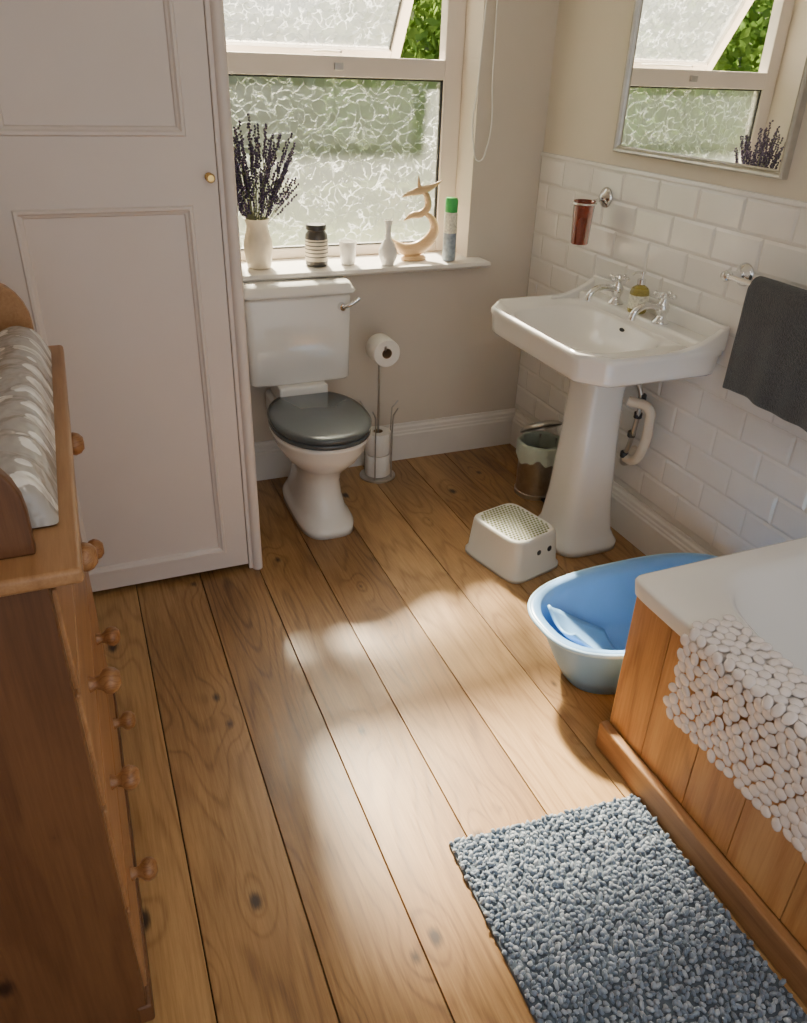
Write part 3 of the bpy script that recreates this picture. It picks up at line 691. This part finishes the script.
for j in range(ny+1):
    for i in range(nx+1):
        u=i/nx; v=j/ny
        edge=min(u,1-u)*.43; e2=min(v,1-v)*.80
        if edge>0 and e2>0:
            h=.040*min(1,(edge/.02))**.5*min(1,(e2/.02))**.5
            side=max(0,1-edge/.12); h+=.028*math.sin(min(1,side)*math.pi)*min(1,(e2/.03))**.5
            h+=.006*noise.noise(Vector((u*9,v*16,0)))+(.004*math.sin(v*70) if edge<.05 else 0)
        else: h=0
        Vn.append((mx0+(mx1-mx0)*u,myy0+(myy1-myy0)*v,TZ+.004+max(0,h)))
for j in range(ny):
    for i in range(nx):
        a=j*(nx+1)+i; Fn.append((a,a+1,a+nx+2,a+nx+1))
mesh('changing_mat',Vn,Fn,'cloud',smooth=True,sub=1)

# ---------------------------------------------------------------- sill objects
Z0=.906
L1=group('lavender_jug',(.67,3.10,Z0)); lx,ly=.67,3.10
lathe('jug',[(0,0),(.042,0),(.045,.004),(.05,.03),(.055,.07),(.054,.10),(.044,.135),(.040,.155),(.047,.178),(.050,.182),(.046,.182),(.037,.155),(.04,.13),(.048,.08),(.04,.01),(0,.01)],(lx,ly,Z0),'pot',parent=L1,seg=36)
its=[];stems=[]
for s in range(115):
    a=random.uniform(0,2*math.pi); spread=.15*math.sqrt(random.random())+.01; h=random.uniform(.34,.56)-spread*.55
    b=Vector((lx+.02*math.cos(a),ly+.02*math.sin(a)*.8,Z0+.14))
    t=Vector((lx+.01+spread*math.cos(a),ly-.02+spread*.35*math.sin(a),Z0+h))
    t.y=min(t.y,3.15); t.x=max(t.x,.565+random.uniform(0,.02))
    stems.append((b,t))
    dirv=(t-b).normalized()
    for q in range(11):
        p=t-dirv*(q*.010)+Vector((random.gauss(0,.0024),random.gauss(0,.0024),0))
        its.append((TRS(p,(random.uniform(-1,1),random.uniform(-1,1),0),(.0046,.0046,.0065)),0))
blobs('lavender_flowers',its,'lav',parent=L1)
V=[];F=[]
for b,t in stems:
    o=len(V); d_=(t-b).normalized(); u_=d_.orthogonal().normalized()*.0012; w_=d_.cross(u_)
    for base in (b,t):
        for k in range(3):
            an=k*2.094; V.append(base+u_*math.cos(an)+w_*math.sin(an))
    for k in range(3): F.append((o+k,o+(k+1)%3,o+3+(k+1)%3,o+3+k))
mesh('lavender_stems',V,F,'stem',parent=L1)

jc=(.898,3.085,Z0); J=group('stoneware_jar',jc)
lathe('jar_base',[(0,0),(.040,0),(.044,.004),(.045,.02)],jc,'jardark',parent=J,seg=32)
lathe('jar_band',[(.045,.02),(.0452,.022),(.0452,.10),(.0445,.102)],jc,'pot',parent=J,seg=32)
lathe('jar_rim',[(.0445,.102),(.043,.118),(.036,.128),(.034,.134),(.04,.137),(.04,.15),(.036,.155),(0,.155)],jc,'jardark',parent=J,seg=32)
for z in (.035,.05,.064,.078,.092):
    lathe('jar_stripe_%d'%int(z*1000),[(.0453,0),(.0457,.001),(.0457,.003),(.0453,.004)],(jc[0],jc[1],Z0+z),'jardark',parent=J,seg=32)
lathe('tealight_cup',[(0,0),(.026,0),(.029,.004),(.034,.07),(.036,.088),(.034,.088),(.031,.07),(.026,.01),(0,.008)],(1.025,3.075,Z0),'ceramic',seg=32)
lathe('bud_vase',[(0,0),(.022,0),(.026,.005),(.037,.035),(.038,.055),(.028,.08),(.014,.10),(.011,.125),(.012,.15),(.019,.172),(.016,.172),(.009,.15),(.008,.12),(0,.11)],(1.175,3.02,Z0),'ceramic',seg=36)
W=group('wooden_sculpture',(1.30,3.06,Z0))
def ribbon(name,pts,th_,y):
    V=[];F=[];m=len(pts)
    P=[]
    for i in range(m-1):
        p0=pts[max(0,i-1)];p1=pts[i];p2=pts[i+1];p3=pts[min(m-1,i+2)]
        for k in range(6):
            t=k/6; P.append(tuple(.5*((2*p1[c])+(-p0[c]+p2[c])*t+(2*p0[c]-5*p1[c]+4*p2[c]-p3[c])*t*t+(-p0[c]+3*p1[c]-3*p2[c]+p3[c])*t**3) for c in range(3)))
    P.append(pts[-1]); m=len(P)
    for i in range(m):
        a=P[max(0,i-1)];b=P[min(m-1,i+1)]; d=Vector((b[0]-a[0],0,b[1]-a[1])).normalized(); nrm=Vector((-d.z,0,d.x)); hw=max(.0008,P[i][2])
        c=Vector((P[i][0],y,P[i][1])); tt=min(th_,hw)
        for q in range(10):
            an=2*math.pi*q/10; V.append(c+nrm*hw*math.cos(an)+Vector((0,tt*math.sin(an),0)))
    for i in range(m-1):
        for q in range(10): F.append((i*10+q,i*10+(q+1)%10,(i+1)*10+(q+1)%10,(i+1)*10+q))
    F.append(tuple(range(10))); F.append(tuple((m-1)*10+q for q in range(10)))
    mesh(name,V,F,'driftwood',parent=W,smooth=True)
bz=Z0+.02; sy_=3.085
ribbon('lower_crescent',[(1.185,bz+.085,.001),(1.22,bz+.055,.012),(1.27,bz+.025,.024),(1.33,bz+.025,.029),(1.38,bz+.055,.027),(1.405,bz+.10,.020),(1.385,bz+.145,.013),(1.34,bz+.170,.004)],.018,sy_)
ribbon('middle_crescent',[(1.265,bz+.135,.001),(1.30,bz+.155,.012),(1.34,bz+.16,.015),(1.37,bz+.185,.015),(1.365,bz+.225,.013),(1.34,bz+.25,.006)],.014,sy_)
ribbon('upper_crescent',[(1.255,bz+.225,.001),(1.285,bz+.238,.010),(1.33,bz+.248,.016),(1.375,bz+.258,.013),(1.43,bz+.285,.001)],.012,sy_)
ribbon('tip',[(1.345,bz+.24,.008),(1.33,bz+.265,.008),(1.325,bz+.305,.001)],.008,sy_)
loft('sculpture_base',[sring(1.315,sy_,Z0,.055,.03),sring(1.315,sy_,Z0+.01,.055,.03),sring(1.315,sy_,Z0+.018,.045,.022)],'driftwood',parent=W)
ac=(1.458,3.045,Z0); A=group('air_freshener_can',ac)
lathe('can_lower',[(0,0),(.025,0),(.027,.003),(.027,.11)],ac,'candark',parent=A,seg=28)
lathe('can_upper',[(.027,.11),(.0271,.111),(.0271,.185),(.024,.192)],ac,'label',parent=A,seg=28)
lathe('cap',[(.025,.19),(.026,.192),(.026,.235),(.022,.245),(0,.246)],ac,'greencap',parent=A,seg=28)

# ---------------------------------------------------------------- light
w=bpy.data.worlds.new('sky'); sc.world=w; w.use_nodes=True; nt=w.node_tree
bg=nt.nodes['Background']
tc=N(nt,'ShaderNodeTexCoord'); sp=N(nt,'ShaderNodeSeparateXYZ'); nt.links.new(tc.outputs['Generated'],sp.inputs[0])
nt.links.new(ramp(nt,sp.outputs['Z'],[(0.0,(0.85,0.85,0.85)),(0.15,(0.90,0.93,0.95)),(0.8,(0.58,0.69,0.87))]),bg.inputs['Color'])
bg.inputs['Strength'].default_value=1.45
sun=bpy.data.lights.new('sun','SUN'); sun.energy=125; sun.angle=math.radians(4.5); sun.color=(1.0,0.86,0.66)
so=bpy.data.objects.new('sun',sun); COL.objects.link(so)
el=math.radians(42); dv=Vector((-.10,-1,0)).normalized()*math.cos(el)+Vector((0,0,-math.sin(el)))
so.rotation_euler=dv.to_track_quat('-Z','Y').to_euler()
cl=group('fill_light',(.6,.2,2.5))  # unseen overhead fitting, added only to fill the room with light
lathe('fill_shade',[(.0,-.07),(.10,-.065),(.14,-.04),(.15,-.0)],(.6,.2,2.499),'ceramic',parent=cl)
pt=bpy.data.lights.new('fill_lamp','AREA'); pt.shape='DISK'; pt.size=.3; pt.energy=7; pt.color=(1,.90,.79)  # added weak fill for room contrast, not a known lamp
po=bpy.data.objects.new('fill_lamp',pt); COL.objects.link(po); po.location=(.6,.2,2.42); po.parent=cl; po.matrix_parent_inverse=Matrix.Translation(cl.location).inverted()

# ---------------------------------------------------------------- camera
cam=bpy.data.cameras.new('camera'); co=bpy.data.objects.new('camera',cam); COL.objects.link(co)
r=Vector((.92663,-.37473,.03068)); b=Vector((-.34011,-.80061,.4933))
b.normalize(); r=(r-b*r.dot(b)).normalized(); u=b.cross(r)
co.matrix_world=Matrix(((r.x,u.x,b.x,0),(r.y,u.y,b.y,0),(r.z,u.z,b.z,1.6),(0,0,0,1)))
cam.sensor_fit='VERTICAL'; cam.sensor_height=24; cam.sensor_width=24*807/1023; cam.lens=24*781.8/1023; cam.clip_start=.05
sc.camera=co
